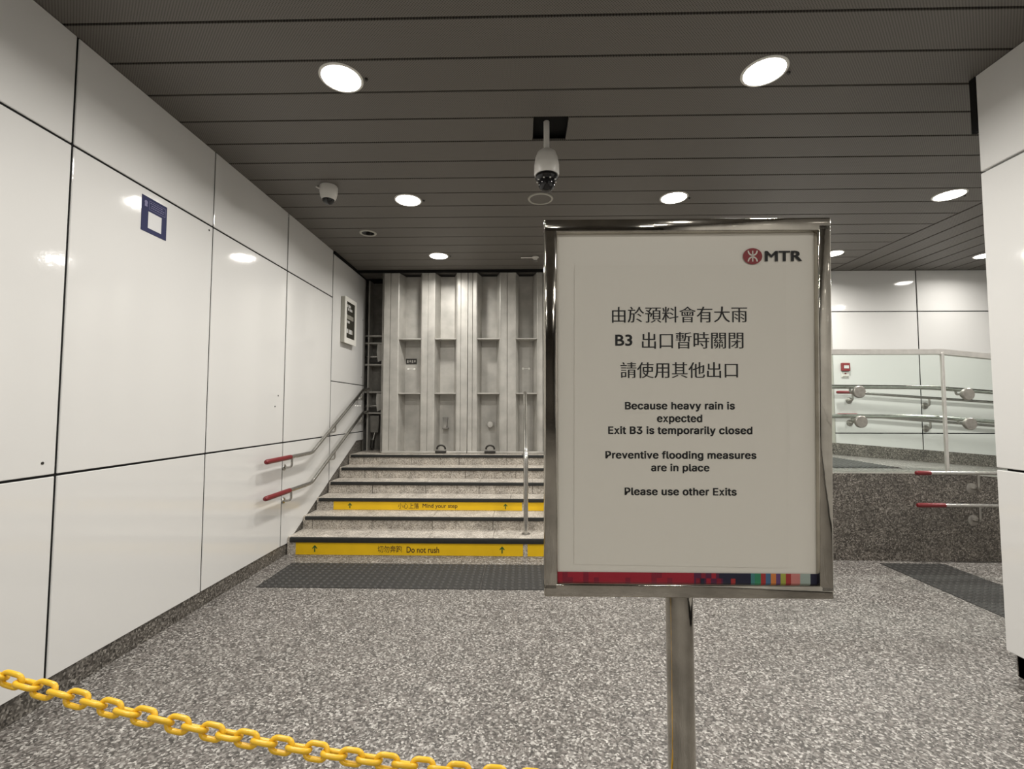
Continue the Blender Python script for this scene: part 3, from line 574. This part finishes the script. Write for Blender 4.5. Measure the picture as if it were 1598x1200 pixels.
# fittings on the two leaves in view
m = MB(); m.box(-1.625, -1.475, GB-0.006, GB-0.001, 2.02, 2.095, M['mech']); 
for i in range(4): m.box(-1.61+i*0.033, -1.59+i*0.033, GB-0.008, GB-0.005, 2.035+0.01*(i % 2), 2.075, M['gate'])
m.build('plate', L1, 0)['label'] = 'small dark plate'
for L, xa, z in ((L1, -1.615, 1.95), (L2, -0.015, 1.955)):
    m = MB()
    for k in (0, 1): m.lathe([(0, -0.004), (0.014, -0.003), (0.016, 0)], (xa+0.022+k*0.085, GB-0.001, z), M['white_paint'], 12, 'Y')
    m.box(xa+0.03, xa+0.1, GB-0.003, GB-0.001, z-0.004, z+0.004, M['white_paint'])
    m.build('screw_plate', L, 0)
m = MB()
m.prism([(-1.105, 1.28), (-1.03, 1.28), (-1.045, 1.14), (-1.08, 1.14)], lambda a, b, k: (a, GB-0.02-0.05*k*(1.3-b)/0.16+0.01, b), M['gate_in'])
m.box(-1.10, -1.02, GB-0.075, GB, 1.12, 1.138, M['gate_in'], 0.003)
m.build('latch_bracket', L1)
m = MB(); m.lathe([(0, -0.10), (0.035, -0.095), (0.045, -0.07), (0.04, -0.02), (0.03, 0)], (-0.44, GB, 1.18), M['gate'], 20, 'Y'); m.build('knob', L2)
def lug(t, x):
    m = MB(); m.tube([(x+0.055*math.cos(a), GF-0.03-0.01*math.sin(a), GZ0+0.055+0.045*math.sin(a)) for a in [k*math.pi/9-0.2 for k in range(11)]], 0.012, M['mech'], 8)
    m.box(x-0.075, x+0.07, GF-0.06, GF-0.01, GZ0-0.004, GZ0+0.03, M['mech'], 0.006)
    m.build('lifting_lug', t)
lug(L1, -1.085); lug(L2, -0.43)
m = MB(); m.box(0.355, 0.375, GF-0.008, GF+0.002, 2.22, 2.34, M['mech'], 0.002); m.build('hinge_slot', L2)
for src, lab in ((L1, 'third steel flood gate leaf from the left, behind the notice stand'), (L2, 'rightmost steel flood gate leaf, behind the notice stand')):
    c = src.copy(); COL.objects.link(c); c.location = src.location+Vector((2.28, 0, 0)); c['label'] = lab
    for ch in list(src.children):
        if ch.name.split('.')[0] in ('corrugated_panel', 'stiffener', 'bottom_rail'):
            d = ch.copy(); COL.objects.link(d); d.parent = c

# ---- hinge bay at the left of the gate
t = thing('gate_hinge_bay', 'dark recessed hinge bay with latch arms at the left end of the flood gate', 'gate hinge', (-2.1, 6.5, NZ[5]))
m = MB()
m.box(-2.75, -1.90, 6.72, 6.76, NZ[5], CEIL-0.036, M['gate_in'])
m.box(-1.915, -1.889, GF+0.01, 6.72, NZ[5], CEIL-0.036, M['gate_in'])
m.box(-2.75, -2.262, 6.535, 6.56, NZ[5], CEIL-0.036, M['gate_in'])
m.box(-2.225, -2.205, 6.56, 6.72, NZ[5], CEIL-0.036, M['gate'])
m.build('casing', t, 0)
for z in (2.445, 2.34, 2.03, 1.635, 1.335):
    s = MB(); s.box(-2.60, -1.916, 6.50+.065, 6.72, z-0.012, z+0.012, M['gate'], 0.003); s.build('shelf', t, 0)
for zt in (2.33, 1.62):
    s = MB()
    s.prism([(-2.09, zt-.005), (-2.0, zt-.005), (-1.985, zt-0.1), (-2.02, zt-0.13), (-2.03, zt-0.24), (-2.08, zt-0.26), (-2.1, zt-0.12)], lambda a, b, k: (a, 6.57+0.04*k, b), M['gate'])
    a_ = s.build('latch_arm', t, 0)
    s = MB(); s.tube([(-2.55, 6.60, zt-0.19), (-2.04, 6.60, zt-0.18)], 0.014, M['steel'], 10); s.build('bolt', t)
    s = MB(); s.box(-2.58, -1.93, 6.585, 6.71, zt-0.28, zt-0.21, M['mech'], 0.01); s.build('latch_box', t, 0)
s = MB(); s.prism([(-2.19, 1.30), (-2.06, 1.30), (-2.07, 1.06), (-2.18, 1.06)], lambda a, b, k: (a, 6.60+0.07*k, b), M['gate_in']); s.build('piston_bracket', t, 0)
s = MB(); s.tube([(-2.12, 6.62, 1.06), (-2.145, 6.60, 0.92)], 0.016, M['steel'], 12); s.tube([(-2.145, 6.60, 0.95), (-2.15, 6.59, 0.84)], 0.03, M['mech'], 12); s.build('piston', t)

# ---- handrails on the left wall
def jbracket(rail, x, y, z, wall, drop=0.10, r=0.0105, axis='X', rose=0.032, mat='steel'):
    """bracket from under the rail at (x,y,z) down and back to the wall face"""
    m = MB()
    if axis == 'X': pts = [(x, y, z-0.012), (x, y, z-drop), (wall, y, z-drop)]
    else: pts = [(x, y, z-0.012), (x, y, z-drop), (x, wall, z-drop)]
    m.tube(fillet(pts, 0.04, 8), r, M[mat], 10)
    if axis == 'X': m.lathe([(0, 0.010), (rose*.8, 0.010), (rose, 0.004), (rose, 0)], (wall, y, z-drop), M[mat], 20, 'X')
    else: m.lathe([(0, -0.010), (rose*.8, -0.010), (rose, -0.004), (rose, 0)], (x, wall, z-drop), M[mat], 20, 'Y')
    return m.build('bracket', rail)
def wall_rail(zlow, ztop, label):
    x = WX+0.075
    t = thing('handrail', label, 'handrail', (x, 3.9, zlow), 'stair handrails on the left wall')
    m = MB(); m.tube(fillet([(x, 4.30, zlow), (x, 4.77, zlow), (x, 6.27, ztop), (x, 6.50, ztop+0.02)], 0.045, 8), 0.0195, M['steel'], 16); m.build('rail', t)
    m = MB()
    ys = [3.905, 3.908, 3.918, 3.935, 4.33]; rs = [0.004, 0.014, 0.020, 0.0225, 0.0225]
    m.tube([(x, y, zlow) for y in ys], rs, M['red_grip'], 16); m.build('grip', t)['label'] = 'red end sleeve'
    jbracket(t, x, 4.36, zlow, WX); 
    for y in (5.36, 6.24): jbracket(t, x, y, zlow+(y-4.77)*(ztop-zlow)/1.5, WX)
wall_rail(0.943, 1.655, 'upper steel stair handrail with a red end on the left wall')
wall_rail(0.632, 1.338, 'lower steel stair handrail with a red end on the left wall')

# ---- centre stair rail
t = thing('stair_rail', 'steel centre handrail standing on the stairs left of the notice stand', 'handrail', (0.033, 4.62, NZ[0]))
m = MB(); m.tube(fillet([(0.033, 4.62, NZ[0]+0.004), (0.033, 4.62, 0.95), (0.033, 6.06, 1.63), (0.033, 6.06, NZ[5])], 0.09, 8), 0.0235, M['steel'], 18); m.build('rail', t)
m = MB(); m.tube([(0.033, 4.62, 0.62), (0.033, 6.06, 1.30)], 0.014, M['steel'], 14); m.build('lower_rail', t)
for y, z in ((4.62, NZ[0]), (6.06, NZ[5])):
    m = MB(); m.lathe([(0.024, 0.012), (0.04, 0.010), (0.042, 0)], (0.033, y, z), M['steel_dull'], 24); m.build('base_flange', t)

# ---- glass balustrade on the parapet
gy = PY+0.07
rz_ = lambda x: -max(0, x-4.0)*0.10
t = thing('glass_balustrade', 'glass balustrade with steel top rail on the granite parapet', 'balustrade', (3.99, gy, LAND))
m = MB()
m.prism([(2.33, -0.018), (3.99, -0.018), (3.99, 0.03), (2.33, 0.03)], lambda a, b, k: (a, gy-0.03+0.06*k, 1.94+b), M['satin'])
m.prism([(3.99, 1.922), (5.9, 1.922+rz_(5.9)), (5.9, 1.97+rz_(5.9)), (3.99, 1.97)], lambda a, b, k: (a, gy-0.03+0.06*k, b), M['satin'])
m.build('top_rail', t, 0)
for xa, xb in ((2.35, 3.995), (4.005, 5.9)):
    m = MB(); m.prism([(xa, LAND-0.0+rz_(xa)*.8), (xb, LAND+rz_(xb)*.8), (xb, 1.94+rz_(xb)), (xa, 1.94+rz_(xa))], lambda a, b, k: (a, gy-0.006+0.012*k, b), M['glass']); m.build('glass_pane', t, 0)
m = MB(); m.box(3.982, 4.006, gy-0.035, gy-0.008, LAND, 1.94, M['satin'], 0.003); m.build('post', t)
RB = gy+0.10
for zl, zr in ((1.612, 1.575), (1.325, 1.288)):
    m = MB(); m.tube(fillet([(2.35, RB, zl+0.01), (3.95, RB, zl), (5.9, RB, zr-(5.9-4.4)*0.08)], 0.25, 8), 0.021, M['steel'], 16); m.build('rail', t)
for x, z in ((3.206, 1.562), (4.218, 1.541), (3.213, 1.278), (4.226, 1.26)):
    m = MB()
    m.lathe([(0, -0.034), (0.052, -0.034), (0.057, -0.030), (0.057, -0.008), (0.055, -0.006)], (x, gy, z), M['steel_dull'], 32, 'Y')
    m.lathe([(0.04, 0.006), (0.04, 0.02), (0, 0.02)], (x, gy, z), M['steel_dull'], 24, 'Y')
    m.tube(fillet([(x, gy+0.018, z), (x, RB, z), (x, RB, z+0.05)], 0.03), 0.01, M['steel_dull'], 10)
    m.build('clamp', t)['label'] = 'round steel clamp'

# ---- handrails on the back wall above the ramp
def back_rail(za, zb, label):
    y = 6.33-0.075
    t = thing('handrail', label, 'handrail', (4.2, y, za), 'ramp handrails on the back wall')
    sl = (zb-za)/2.04; x0 = 4.19
    f = lambda x: za+max(0, x-4.35)*sl
    m = MB(); m.tube(fillet([(4.42, y, za), (4.5, y, f(4.5)), (7.5, y, f(7.5))], 0.1), 0.019, M['steel'], 14); m.build('rail', t)
    m = MB(); m.tube([(x0, y, za), (x0+0.005, y, za), (x0+0.02, y, za), (4.44, y, za)], [0.006, 0.017, 0.021, 0.021], M['red_grip'], 14); m.build('grip', t)['label'] = 'red end sleeve'
    for x in (4.40, 5.40, 6.4, 7.3): jbracket(t, x, y, f(x), 6.33, 0.105, 0.012, 'Y', 0.045, 'steel_dull')
back_rail(1.622, 1.478, 'upper ramp handrail on the far white wall seen through the glass')
back_rail(1.322, 1.166, 'lower ramp handrail on the far white wall seen through the glass')

# ---- handrails on the front of the parapet
def front_rail(z, xr, label):
    y = PY-0.07; s = y/PY
    t = thing('handrail', label, 'handrail', (3.6, y, z), 'handrails on the front of the parapet')
    x0 = 3.6
    m = MB(); m.tube(fillet([(xr-0.02, y, z), (4.75, y, z), (6.5, y, z+0.13)], 0.2), 0.0175, M['steel'], 14); m.build('rail', t)
    m = MB(); m.tube([(x0, y, z), (x0+0.004, y, z), (x0+0.018, y, z), (xr, y, z)], [0.005, 0.016, 0.021, 0.021], M['red_grip'], 14); m.build('grip', t)['label'] = 'red end sleeve'
    for x in (4.16, 5.2, 6.2): jbracket(t, x, y, z+max(0, x-4.75)*0.074, PY, 0.15, 0.011, 'Y', 0.05, 'steel_dull')
front_rail(0.815, 3.73, 'upper steel handrail with red end on the granite parapet')
front_rail(0.523, 3.85, 'lower steel handrail with red end on the granite parapet')

# ---- fire alarm call point
t = thing('alarm_call_point', 'small red fire alarm call point on the far white wall above the ramp rails', 'fire alarm', (4.36, 6.33, 1.9))
m = MB(); m.box(4.305, 4.415, 6.295, 6.329, 1.91, 2.02, M['mtr_red'], 0.006); m.build('body', t)['label'] = 'red box'
m = MB(); m.box(4.328, 4.392, 6.291, 6.296, 1.945, 1.985, M['paper_white']); m.build('window', t, 0)
m = MB(); m.box(4.31, 4.41, 6.318, 6.329, 1.825, 1.905, M['white_plastic'], 0.003); m.box(4.35, 4.37, 6.315, 6.319, 1.87, 1.885, M['mtr_red']); m.box(4.322, 4.40, 6.315, 6.319, 1.836, 1.844, M['grey_print'])
m.build('instruction_plate', t, 0)

# ---- framed notice board near the gate
t = thing('notice_board', 'white framed dark notice board high on the left wall near the gate', 'notice board', (WX, 5.83, 2.23))
m = MB(); m.box(WX, WX+0.05, 5.64, 6.02, 2.225, 2.80, M['grey_box'], 0.003); m.build('case', t)
m = MB()
fx0, fx1 = WX+0.05, WX+0.058
for a, b, c, d in ((5.635, 6.025, 2.752, 2.805), (5.635, 6.025, 2.22, 2.29), (5.635, 5.69, 2.29, 2.752), (5.97, 6.025, 2.29, 2.752)):
    m.box(fx0, fx1, a, b, c, d, M['white_paint'])
m.build('frame', t, 0)
m = MB(); m.box(fx0, fx0+0.003, 5.69, 5.97, 2.29, 2.752, M['dark_print']); m.build('display', t, 0)
m = MB()
for za, zb, ya, yb, mm in ((2.68, 2.715, 5.71, 5.84, 'paper_white'), (2.64, 2.672, 5.74, 5.90, 'paper_white'), (2.53, 2.585, 5.70, 5.93, 'grey_print'), (2.48, 2.51, 5.71, 5.81, 'paper_white'), (2.35, 2.405, 5.71, 5.92, 'paper_white')):
    n = 5; m = MB()
    for k in range(n):
        w = (yb-ya)/n
        m.box(fx0+0.003, fx0+0.0045, ya+k*w, ya+(k+0.78)*w, za, zb, M['grey_print' if k % 3 == 1 else mm])
    m.build('printed_row', t, 0)

# ---- blue sticker on the wall (its code square left blank)
t = thing('wall_sticker', 'square navy blue sticker on a left wall panel under the upper joint', 'sticker', (WX, 2.73, 2.46))
m = MB(); m.box(WX+0.0005, WX+0.0022, 2.63, 2.823, 2.459, 2.674, M['navy']); m.build('sheet', t, 0)
m = MB(); m.box(WX+0.0022, WX+0.003, 2.679, 2.781, 2.487, 2.588, M['paper_white']); m.build('blank_square', t, 0)['label'] = 'pale square'
m = MB()
for z in (2.655, 2.603):
    m.box(WX+0.0022, WX+0.0028, 2.684, 2.81, z, z+0.0018, M['lilac'])
for y in (2.684, 2.808): m.box(WX+0.0022, WX+0.0028, y, y+0.0018, 2.603, 2.656, M['lilac'])
for z, a, b in ((2.642, 2.692, 2.79), (2.629, 2.70, 2.80), (2.616, 2.695, 2.795)):
    y = a
    while y < b:
        w = random.uniform(0.008, 0.02); m.box(WX+0.0022, WX+0.0028, y, min(y+w, b), z, z+0.004, M['lilac']); y += w+0.004
m.build('caption_box', t, 0)
m = MB(); m.lathe([(0, 0.0028), (0.012, 0.0028), (0.012, 0.002)], (WX, 2.66, 2.637), M['lilac'], 16, 'X'); m.box(WX+0.0022, WX+0.0028, 2.65, 2.67, 2.612, 2.626, M['lilac']); m.build('badge', t, 0)

# ---- downlights
def downlight(x, y, label, group=None, power=1.0):
    t = thing('downlight', label, 'ceiling light', (x, y, CEIL), group)
    m = MB(); m.lathe([(0.106, -0.001), (0.108, -0.006), (0.118, -0.006), (0.122, -0.002), (0.122, 0.001)], (x, y, CEIL), M['white_paint'], 40); m.build('trim_ring', t)
    m = MB(); m.lathe([(0, -0.0035), (0.106, -0.003), (0.107, 0.0)], (x, y, CEIL), M['lamp'], 40); m.build('diffuser', t)
    m = MB(); m.lathe([(0, -0.012), (0.008, -0.011), (0.010, 0)], (x+0.14, y+0.01, CEIL), M['mech'], 12); m.build('clip', t)
    ld = bpy.data.lights.new('downlight_beam', 'AREA'); ld.shape = 'DISK'; ld.size = 0.19; ld.energy = LAMP_W*power; ld.color = LAMP_COL
    ld.spread = R(160)
    lo = bpy.data.objects.new('downlight_beam', ld); COL.objects.link(lo); lo.parent = t; lo.location = (0, 0, -0.012)
    return t
LC, RC, FC = -1.035, 1.355, 3.77
downlight(LC, 2.522, 'bright round ceiling downlight at the near left, largest on the left side')
downlight(RC, 2.522, 'bright round ceiling downlight at the near right, largest on the right side')
downlight(LC, 4.07, 'bright round ceiling downlight between the small dome camera and the hanging camera')
downlight(RC, 4.07, 'bright round ceiling downlight above the top of the notice stand')
downlight(FC, 4.07, 'bright round ceiling downlight beside the top of the right wall corner', power=1.3)
downlight(LC, 5.60, 'bright round ceiling downlight nearest the flood gate', power=0.8)
downlight(FC, 5.61, 'bright round ceiling downlight just right of the notice stand top corner', power=1.3)
downlight(5.70, 5.72, 'bright round ceiling downlight over the ramp, half hidden by the right wall', power=0.5)
downlight(5.85, 4.07, 'round ceiling downlight over the ramp behind the right wall, outside the photo', power=2.0)
downlight(RC, 5.60, 'round ceiling downlight hidden behind the notice stand')
for y in (0.97, -2.13, -3.68, -5.23):
    for x in (LC, RC):
        downlight(x, y, 'round ceiling downlight over the near end of the passage, outside the photo', 'downlights outside the photo')

# ---- ceiling speaker, unlit fitting, sprinkler
t = thing('ceiling_speaker', 'round ceiling speaker with pale rim behind the hanging camera', 'speaker', (0.163, 4.067, CEIL))
m = MB(); m.lathe([(0.095, -0.002), (0.097, -0.008), (0.110, -0.008), (0.114, -0.002), (0.114, 0.001)], (0.163, 4.067, CEIL), M['grey_box'], 40); m.build('rim', t)['label'] = 'pale rim'
m = MB(); m.lathe([(0, -0.004), (0.096, -0.003), (0.096, 0.001)], (0.163, 4.067, CEIL), M['ceil'], 40); m.build('grille', t)
t = thing('unlit_fitting', 'dark unlit round ceiling fitting near the left wall', 'ceiling fitting', (-1.662, 4.843, CEIL))
m = MB(); m.lathe([(0.066, 0.012), (0.068, -0.008), (0.085, -0.008), (0.090, -0.002), (0.09, 0.001)], (-1.662, 4.843, CEIL), M['grey_box'], 36); m.build('rim', t)
m = MB(); m.lathe([(0, -0.001), (0.068, -0.001), (0.068, 0.002)], (-1.662, 4.843, CEIL), M['dome'], 36); m.build('lens', t)
t = thing('sprinkler_head', 'small pale sprinkler head on the ceiling near the gate', 'sprinkler', (0.161, 5.65, CEIL))
m = MB(); m.lathe([(0.022, 0.001), (0.042, -0.004), (0.045, -0.015), (0.026, -0.02), (0.020, -0.05), (0, -0.052)], (0.161, 5.65, CEIL), M['white_plastic'], 20); m.build('body', t)
m = MB(); m.lathe([(0, -0.052), (0.033, -0.054), (0.033, -0.058), (0, -0.058)], (0.161, 5.65, CEIL), M['steel'], 20); m.build('deflector', t)
m = MB(); m.tube([(0.125, 5.65, CEIL-0.012), (-0.02, 5.65, CEIL-0.012)], 0.008, M['white_plastic'], 8); m.build('pipe', t)

# ---- small dome camera
cx, cy = -1.648, 3.80
t = thing('dome_camera', 'small white dome camera on the ceiling near the left wall', 'camera', (cx, cy, CEIL))
m = MB(); m.lathe([(0.070, 0.001), (0.074, -0.01), (0.073, -0.05), (0.066, -0.09), (0.052, -0.118), (0.046, -0.112)], (cx, cy, CEIL), M['white_plastic'], 36); m.build('housing', t)
m = MB()
m.lathe([(0.050, -0.108)]+[(0.050*math.cos(a), -0.112-0.045*math.sin(a)) for a in [k*math.pi/2/8 for k in range(9)]], (cx, cy, CEIL), M['dome'], 32); m.build('dome', t)['label'] = 'black glossy dome'
m = MB(); m.tube([(cx-0.07, cy, CEIL-0.02), (cx-0.105, cy-0.01, CEIL-0.004)], 0.007, M['white_plastic'], 8); m.build('cable', t)

# ---- hanging camera in the open ceiling slot
cx, cy = 0.163, 3.03
t = thing('hanging_camera', 'white surveillance camera hanging on a pole from the open ceiling slot', 'camera', (cx, cy, CEIL))
m = MB(); m.tube([(cx, cy, CEIL+0.05), (cx, cy, 3.11)], 0.0195, M['white_plastic'], 20); m.build('pole', t)
m = MB(); m.lathe([(0, 3.135), (0.045, 3.133), (0.062, 3.12), (0.075, 3.085), (0.082, 3.04), (0.0835, 3.035), (0.084, 2.975), (0.080, 2.962), (0.07, 2.962)], (cx, cy, 0), M['white_plastic'], 40); m.build('housing', t)
m = MB(); m.lathe([(0.074, 2.964), (0.076, 2.945), (0.066, 2.93), (0.06, 2.925), (0, 2.925)], (cx, cy, 0), M['dome'], 36); m.build('collar', t)
m = MB(); m.lathe([(0.056, 2.93)]+[(0.056*math.cos(a), 2.905-0.052*math.sin(a)) for a in [k*math.pi/2/8 for k in range(9)]], (cx, cy, 0), M['dome'], 32); m.build('dome', t)['label'] = 'black glossy dome'
for k in range(6):  # white dots stand for glints reflected on the camera, not for diodes
    a = R(-90)+(k-2.5)*R(40)
    m = MB(); m.lathe([(0, -0.006), (0.005, -0.004), (0.006, 0)], (cx+0.062*math.cos(a), cy+0.062*math.sin(a), 2.925), M['white_plastic'], 10); m.build('glint_dot', t)

# ---- notice stand
SXL, SXR, SZB, SZT = 0.044, 0.620, 1.021, 1.785
lean = lambda v: Vector((v.x, v.y+(1.4-v.z)*0.04, v.z))
SY = 0.95
PYC = SY+0.034
t = thing('notice_stand', 'chrome framed notice stand saying the exit is temporarily closed', 'sign stand', (0.325, SY, 0))
m = MB()
fw = 0.027; fd = 0.034
for a, b, c, d in ((SXL, SXR, SZT-fw, SZT), (SXL, SXR, SZB, SZB+fw), (SXL, SXL+fw, SZB+fw*.5, SZT-fw*.5), (SXR-fw, SXR, SZB+fw*.5, SZT-fw*.5)):
    m.box(a, b, SY-0.012, SY-0.012+fd, c, d, M['chrome'], 0.0035, 3)
m.build('frame', t, 50, lean)['label'] = 'polished chrome frame'
m = MB(); m.box(SXL+0.004, SXR-0.004, SY+0.006, SY+0.016, SZB+0.004, SZT-0.004, M['grey_box']); m.build('back_plate', t, 0, lean)
m = MB(); m.tube([(0.3235, PYC, 0.022), (0.3235, PYC, SZB+0.006)], 0.0272, M['chrome'], 40)
m.build('pole', t)
m = MB(); m.lathe([(0.028, 0.045), (0.06, 0.035), (0.19, 0.024), (0.2, 0.018), (0.2, 0.0), (0, 0)], (0.3235, PYC, 0), M['chrome'], 48); m.build('base', t)
PZ = SY+0.0
m = MB(); m.box(SXL+fw-0.004, SXR-fw+0.004, PZ+0.001, PZ+0.004, SZB+fw-0.003, SZT-fw+0.004, M['poster'])
poster = m.build('poster', t, 0, lean)
# positions on the poster, counted in units of 1.292 mm from its left edge and of 1.302 mm below its top
px = lambda u: 0.0690+(u-867.5)*0.001292
pz = lambda v: 1.7600-(v-364)*0.001302
m = MB()
q = [(px(897), pz(415)), (px(1229), pz(416)), (px(1229.5), pz(887)), (px(895.5), pz(884))]
m.prism(q, lambda a, b, k: (a, PZ+0.0004*k-0.0006, b), M['sheet'])
m.build('notice_sheet', poster, 0, lean)['label'] = 'white paper sheet'
pl = lambda a, b: Vector((a, PZ-0.0012, b))
def ln(text, u0, u1, v, h, bx, by, name='lettering', grotesque=False):
    lettering(name, text, px((u0+u1)/2), pz(v), (u1-u0)*0.001292, M['ink'], pl, poster, height=None if h is None else h*0.001302, bx=bx, by=by, warp=lean, grotesque=grotesque)
ln('由於預料會有大雨', 956, 1168, 493, 25, 0.013, -0.008)
ln('出口暫時關閉', 1003, 1162, 533.5, 26, 0.013, -0.008)
ln('B3', 961, 988, 533, 18, 0.022, 0.022)
ln('請使用其他出口', 969, 1153, 580, 25, 0.013, -0.008)
for s, u0, u1, v, h in (('Because heavy rain is', 976, 1148, 637, 15.5), ('expected', 1026, 1097, 657, 15), ('Exit B3 is temporarily closed', 949.5, 1175, 675.5, 15.5),
                        ('Preventive flooding measures', 945, 1181, 714, 15.5), ('are in place', 1016.5, 1108, 733.5, 15), ('Please use other Exits', 975, 1150, 769.5, 12.5)):
    ln(s, u0, u1, v, h, 0.034, 0.024, grotesque=True)
ln('MTR', 1196, 1254, 402, 16.5, 0.045, 0.02)
# emblem: red oval with the white forked mark
ecx, ecz, rx_, rz2 = px(1177), pz(402), 15*0.001292, 12.7*0.001302
m = MB()
n = 48; vs = [pl(ecx+rx_*math.cos(2*math.pi*k/n), ecz+rz2*math.sin(2*math.pi*k/n)) for k in range(n)]
m.add(vs, [tuple(range(n))], M['mtr_red']); m.build('emblem', poster, 0, lean)['label'] = 'red oval emblem'
m = MB()
ux = 0.001292
pl2 = lambda a, b: Vector((a, PZ-0.0016, b))
m.add([pl2(ecx-0.9*ux, ecz-8.6*ux), pl2(ecx+0.9*ux, ecz-8.6*ux), pl2(ecx+0.9*ux, ecz+8.6*ux), pl2(ecx-0.9*ux, ecz+8.6*ux)], [(0, 1, 2, 3)], M['emblem_white'])
for sgn in (1, -1):
    pts_o, pts_i = [], []
    for k in range(17):
        a = -math.pi*k/16 if sgn > 0 else math.pi*k/16
        for L_, r in ((pts_o, 8.6), (pts_i, 6.2)):
            L_.append(pl2(ecx+r*0.93*ux*math.cos(a), ecz+sgn*8.6*ux+r*0.98*ux*math.sin(a)))
    vs = pts_o+pts_i
    m.add(vs, [(i, i+1, 17+i+1, 17+i) for i in range(16)], M['emblem_white'])
m.build('emblem_mark', poster, 0, lean)
# coloured band along the foot of the poster
segs = [(869, 1083, 'crimson'), (1083, 1128, 'plum'), (1128, 1171, 'nav'), (1171, 1177, 'teal'), (1177, 1186.5, 'grn'), (1186.5, 1194, 'rd'), (1194, 1202, 'blu'), (1202, 1210, 'org'), (1210, 1217, 'vio'), (1217, 1225, 'olv'), (1225, 1233, 'rd'), (1233, 1247, 'pnk'), (1247, 1263, 'grl'), (1263, 1274, 'nav')]
m = MB()
zt, zm = pz(895.5), pz(912)
def seg(u0, u1, z0, z1, c, y=0.0): m.add([(px(u0), PZ-0.001-y, z0), (px(u1), PZ-0.001-y, z0), (px(u1), PZ-0.001-y, z1), (px(u0), PZ-0.001-y, z1)], [(0, 1, 2, 3)], M['band_'+c])
for u0, u1, c in segs: seg(u0, u1, zm, zt, c)
for k in range(26):
    u = 869+k*8.2
    if u < 1078 and random.random() < 0.45: seg(u, u+8, zm+(zt-zm)*random.choice((0, .5)), zt if random.random() < .5 else zm+(zt-zm)*.5, 'crimson2', 0.0003)
for u, h, c in ((1086, 0, 'crimson2'), (1094, 1, 'crimson2'), (1102, 0, 'crimson'), (1110, 1, 'crimson'), (1118, 0, 'crimson2'), (1122, 1, 'nav'), (1092, 0, 'nav'), (1140, 0, 'rd')):
    seg(u, u+7, zm+(zt-zm)*.5*h, zm+(zt-zm)*.5*(h+1), c, 0.0004)
m.build('colour_band', poster, 0, lean)['label'] = 'red and multicoloured band'

# ---- yellow chain, from an eye in the left wall to the pole of the notice stand
t = thing('barrier_chain', 'yellow plastic chain hanging across the passage in the foreground', 'chain', (WX+0.02, 1.0, 1.25))
zc = lambda x: 0.632+0.100*(x-0.26)**2
r_, L_, w_ = 0.0053, 0.0575, 0.037
path = []
h = (L_-w_)/2; rr = w_/2-r_
for k in range(9): a = -math.pi/2+math.pi*k/8; path.append((h+rr*math.cos(a), rr*math.sin(a), 0))
for k in range(9): a = math.pi/2+math.pi*k/8; path.append((-h+rr*math.cos(a), rr*math.sin(a), 0))
lm = MB(); lm.tube(path, r_, M['yellow_plastic'], 12, closed=True)
proto = None
x = WX+0.035; i = 0; pitch_l = 0.0378
org = t.location
while x < 0.285:
    z = zc(x); s = 0.2*(x-0.26); ct = 1/math.sqrt(1+s*s)
    tang = Vector((ct, 0, s*ct))
    nrm = Vector((-s*ct, 0, ct))           # upward in the chain's plane
    bi = tang.cross(nrm)
    ang = (R(-12) if i % 2 == 0 else R(62))+random.uniform(-R(14), R(14))
    ydir = nrm*math.cos(ang)+bi*math.sin(ang); zdir = tang.cross(ydir)
    mat = Matrix((tang, ydir, zdir)).transposed().to_4x4()
    yy = 1.0-0.012*max(0, (x+0.3))/0.6
    mat.translation = Vector((x, yy, z))-org
    if proto is None:
        proto = lm.build('link', t); proto.data.transform(Matrix.Translation(org)); lk = proto
    else:
        lk = proto.copy(); COL.objects.link(lk); lk.parent = t
    lk.matrix_local = mat
    x += pitch_l*ct; i += 1
m = MB(); m.lathe([(0, 0.012), (0.018, 0.010), (0.02, 0)], (WX, 1.0, zc(WX+0.02)), M['steel'], 16, 'X'); m.tube([(WX+0.01+0.018*(1-math.cos(a)), 1.0+0.013*math.sin(a), zc(WX+0.02)) for a in [2*math.pi*k/16 for k in range(16)]], 0.004, M['steel'], 8, closed=True)
m.build('wall_eye', t)
m = MB(); m.tube([(0.3235+0.031*math.cos(a), PYC+0.031*math.sin(a), 0.633) for a in [2*math.pi*k/24 for k in range(24)]], 0.005, M['yellow_plastic'], 8, closed=True); m.build('end_ring', t)
